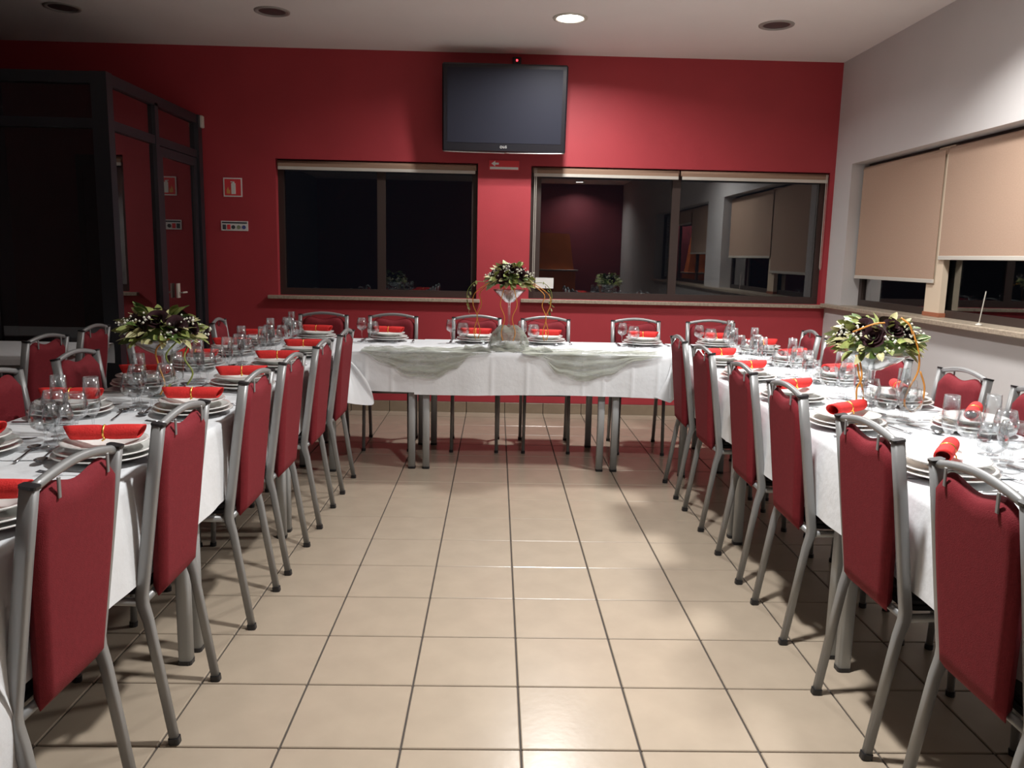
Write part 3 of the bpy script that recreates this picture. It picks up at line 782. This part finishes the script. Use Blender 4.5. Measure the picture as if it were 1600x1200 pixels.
for k, x in enumerate([-1.235, -.74, -.135, .35, 1.025, 1.54]):
    if k in (0, 5):
        setting(x, 5.60, PI, 'head table, %s from partition end' % ORD[k], 'on the head table', nap=-.12, near=False, flip=1, gl=('water', 'wine'))
    else:
        setting(x, 5.60, PI, 'head table, %s from partition end' % ORD[k], 'on the head table', nap=-.10, near=False, flip=1, gl=('water', 'wine'), goff=(.10, .13))

# ------------------------------------------------------------------ flower arrangements
def leaf_me(name, m_, L=.07, W_=.024):
    V = []; Fc = []
    for i in range(6):
        t = i/5; w_ = W_*math.sin(PI*min(.98, t*.93+.05))**.8; z = -.25*L*t*t
        V += [(-w_, L*t, z+.25*w_), (0, L*t, z), (w_, L*t, z+.25*w_)]
    for i in range(5):
        a = i*3; Fc += [(a, a+1, a+4, a+3), (a+1, a+2, a+5, a+4)]
    return mesh_from(name, V, Fc, m_, True)
LEAF = [leaf_me('leaf', 'leaf', .062, .016), leaf_me('leaf', 'leaf_pale', .055, .012), leaf_me('leaf', 'leaf_dark', .062, .018)]
def rose_me():
    mb = MB(); rr = random.Random(5)
    for ring, (n, r0, tilt, h) in enumerate([(3, .010, .15, .036), (4, .017, .3, .036), (5, .025, .55, .033), (6, .033, .85, .028)]):
        for k in range(n):
            th0 = 2*PI*k/n+ring*.7; V = []; Fc = []
            for i in range(6):
                a = th0+(i/5-.5)*2*PI/n*1.35
                for q in range(5):
                    t = q/4; rad = r0*(.35+.65*t)+tilt*.016*t*t; z = h*t*(1-.25*tilt*t)
                    V.append((rad*math.cos(a), rad*math.sin(a), z*(1-.14*abs(i/5-.5)*2*t)))
            for i in range(5):
                for q in range(4): a = i*5+q; Fc.append((a, a+5, a+6, a+1))
            mb.add(V, Fc)
    return mb.me('rose', 'rose', True)
ROSE = rose_me()
def orient(o, d, roll=0):
    o.rotation_euler = (Vector(d).to_track_quat('Z', 'Y') @ Matrix.Rotation(roll, 4, 'Z').to_quaternion()).to_euler()
def bouquet(x, y, zc, rx, rzh, seed, label, n_leaf=70, wide=1.0):
    rr = random.Random(seed); e = empty('flower_arrangement', (x, y, zc))
    # foam dome that holds the stems
    MB().lathe([(0, -.035), (rx*.50, -.030), (rx*.60, 0), (rx*.40, rzh*.35), (0, rzh*.5)], 20).ob('foliage_base', 'leaf_dark', e, True)
    for k in range(n_leaf):
        th = rr.uniform(0, 2*PI); el = rr.choice((rr.uniform(-.45, .25), rr.uniform(.0, 1.2)))
        d = Vector((math.cos(th)*math.cos(el), math.sin(th)*math.cos(el), math.sin(el)))
        p = Vector((d.x*rx*.62, d.y*rx*.62, d.z*rzh*.62))
        m_ = rr.choice((0, 0, 1, 1, 1, 2))
        o = ob('leaf', LEAF[m_], e, p)
        out = Vector((d.x, d.y, d.z*.7+rr.uniform(-.3, .35))).normalized()
        q = out.to_track_quat('Y', 'Z'); o.rotation_mode = 'XYZ'
        o.rotation_euler = (q @ Matrix.Rotation(rr.uniform(-1, 1), 4, 'Y').to_quaternion()).to_euler()
        s_ = rr.uniform(.8, 1.25); o.scale = (s_, s_, s_)
    for k in range(9):
        th = 2*PI*k/9*1.0+rr.uniform(-.2, .2); el = (.25, .8)[k % 2] + rr.uniform(-.1, .15)
        d = Vector((math.cos(th)*math.cos(el), math.sin(th)*math.cos(el), math.sin(el)))
        o = ob('rose', ROSE, e, (d.x*rx*.60, d.y*rx*.60, d.z*rzh*.62)); orient(o, d); o.scale = (.98, .98, .98)
    # white filler sprigs
    for k in range(9):
        th = 2*PI*k/9+.35; el = rr.uniform(.0, .7); mb = MB()
        d = Vector((math.cos(th)*math.cos(el), math.sin(th)*math.cos(el), math.sin(el))); c = Vector((d.x*rx*.80, d.y*rx*.80, d.z*rzh*.85))
        for j in range(16):
            p = c+Vector((rr.gauss(0, .016), rr.gauss(0, .016), rr.gauss(0, .015))); r = rr.uniform(.004, .0075)
            mb.add([(p.x+r, p.y, p.z), (p.x-r, p.y, p.z), (p.x, p.y+r, p.z), (p.x, p.y-r, p.z), (p.x, p.y, p.z+r), (p.x, p.y, p.z-r)],
                   [(0, 2, 4), (2, 1, 4), (1, 3, 4), (3, 0, 4), (2, 0, 5), (1, 2, 5), (3, 1, 5), (0, 3, 5)])
        tag(mb.ob('filler_blossoms', 'filler', e), kind='stuff')
    return tag(e, label, 'flower arrangement', 'flower centrepieces'), rr
def curl(e, pts, m_='twig', r=.0035):
    # Catmull-Rom through the points
    P = [Vector(p) for p in pts]; P = [P[0]*2-P[1]]+P+[P[-1]*2-P[-2]]; out = []
    for i in range(1, len(P)-2):
        for k in range(6):
            t = k/6; out.append(.5*((2*P[i])+(-P[i-1]+P[i+1])*t+(2*P[i-1]-5*P[i]+4*P[i+1]-P[i+2])*t*t+(-P[i-1]+3*P[i]-3*P[i+1]+P[i+2])*t**3))
    out.append(P[-2])
    return MB().tube(out, r, 6).ob('curly_twig', m_, e, True)
def vase(x, y, hbowl, R, depth, label):
    e = empty('stemmed_vase', (x, y, ZT+.006)); h = hbowl-ZT-.006
    MB().lathe([(0, 0), (.06, 0), (.062, .003), (.02, .008), (0, .009)], 32).ob('foot', 'vase_glass', e, True)
    MB().lathe([(.012, .008), (.007, .03), (.006, h*.6), (.009, h-.004), (.014, h+.002)], 16).ob('stem', 'vase_glass', e, True)
    MB().lathe([(0, h), (.03, h+.006), (R*.6, h+depth*.45), (R*.92, h+depth*.85), (R, h+depth), (R-.003, h+depth+.001), (R*.90, h+depth*.86), (R*.57, h+depth*.5), (.026, h+.010), (0, h+.006)], 40).ob('bowl', 'vase_glass', e, True)
    return tag(e, label, 'vase', 'stemmed glass vases')
vase(-1.352, 3.30, .920, .135, .075, 'stemmed glass vase carrying flowers on the partition-side row')
b1, rr = bouquet(-1.352, 3.30, 1.018, .19, .115, 31, 'dark rose and variegated leaf centrepiece on the partition-side row', 140)
curl(b1, [(.09, -.09, .0), (.03, -.13, -.05), (.025, -.11, -.12), (.05, -.12, -.19), (.035, -.13, -.235)], 'twig')
curl(b1, [(.10, -.09, -.02), (.06, -.12, -.08), (.085, -.11, -.15), (.06, -.13, -.22)], 'twig_green')
curl(b1, [(.13, -.05, -.03), (.12, -.09, -.09), (.15, -.09, -.15), (.13, -.1, -.20)], 'twig_green')
vase(1.50, 3.15, .935, .135, .075, 'stemmed glass vase carrying flowers on the blinds-side row')
b2, rr = bouquet(1.50, 3.15, 1.045, .20, .125, 32, 'dark rose and variegated leaf centrepiece on the blinds-side row', 150)
curl(b2, [(.08, -.12, .06), (.10, -.14, -.02), (.105, -.14, -.09), (.07, -.15, -.16), (.06, -.15, -.215), (.09, -.15, -.245), (.125, -.15, -.215), (.13, -.15, -.15), (.108, -.15, -.09)], 'twig')
curl(b2, [(-.14, -.10, .05), (-.08, -.14, .085), (-.04, -.14, .09)], 'twig')
curl(b2, [(.02, -.14, .11), (.045, -.16, .085), (.06, -.16, .05)], 'twig')
curl(b2, [(-.10, -.08, -.04), (-.09, -.10, -.12), (-.105, -.10, -.17), (-.10, -.10, -.24)], 'twig')
curl(b2, [(-.11, -.08, -.04), (-.10, -.10, -.12), (-.08, -.10, -.18), (-.075, -.10, -.24)], 'twig')
vase(VC[0], VC[1], 1.055, .105, .085, 'tall stemmed glass vase at the middle of the head table')
b3, rr = bouquet(VC[0], VC[1], 1.205, .165, .115, 33, 'tall dark rose centrepiece with hanging orange twigs on the head table', 120)
for (xx, yy, s_) in ((-.045, -.09, 1), (.035, -.10, -1), (-.22, -.02, 1), (.25, -.02, -1), (.22, -.05, 1), (-.19, .03, -1)):
    curl(b3, [(xx*.6, yy, -.02), (xx, yy-.01, -.09), (xx-.012*s_, yy-.01, -.16), (xx+.016*s_, yy-.01, -.24), (xx-.004*s_, yy-.01, -.33), (xx+.008*s_, yy-.01, -.385)], 'twig', .003)
for sx in (-1, 1):
    curl(b3, [(sx*.15, 0, -.02), (sx*.22, -.02, -.02), (sx*.265, -.02, -.07), (sx*.27, -.02, -.13), (sx*.25, -.02, -.20)], 'twig_green', .0022)
    for k in range(9):
        t = k/8; o = ob('leaf', LEAF[k % 3], b3, (sx*(.215+.055*math.sin(t*2.2)), -.02+rr.uniform(-.01, .01), -.01-.19*t)); o.rotation_euler = (rr.uniform(-2.2, -1.2), rr.uniform(-.6, .6), rr.uniform(0, 6)); o.scale = (.45, .45, .45)

# ------------------------------------------------------------------ part of the room behind the camera, seen mirrored in the window
bc = empty('bar_counter', (1.20, -4.27, 0))
MB().box(-.60, .55, -.25, .25, 0, 1.05, .01).ob('body', 'bar_orange', bc)
MB().add([(-.58, -.2, 1.05), (.52, -.2, 1.05), (.40, -.2, 1.86), (-.58, -.2, 1.90), (-.58, .15, 1.05), (.52, .15, 1.05), (.40, .15, 1.86), (-.58, .15, 1.90)],
         [(0, 3, 2, 1), (4, 5, 6, 7), (0, 1, 5, 4), (1, 2, 6, 5), (2, 3, 7, 6), (3, 0, 4, 7)]).ob('back_cabinet', 'bar_orange', bc)
MB().box(-.64, .60, -.28, .34, 1.05, 1.08, .004).ob('worktop', 'sill_stone', bc)
tag(bc, 'orange wooden bar cabinet seen only mirrored in the wide window', 'bar counter')
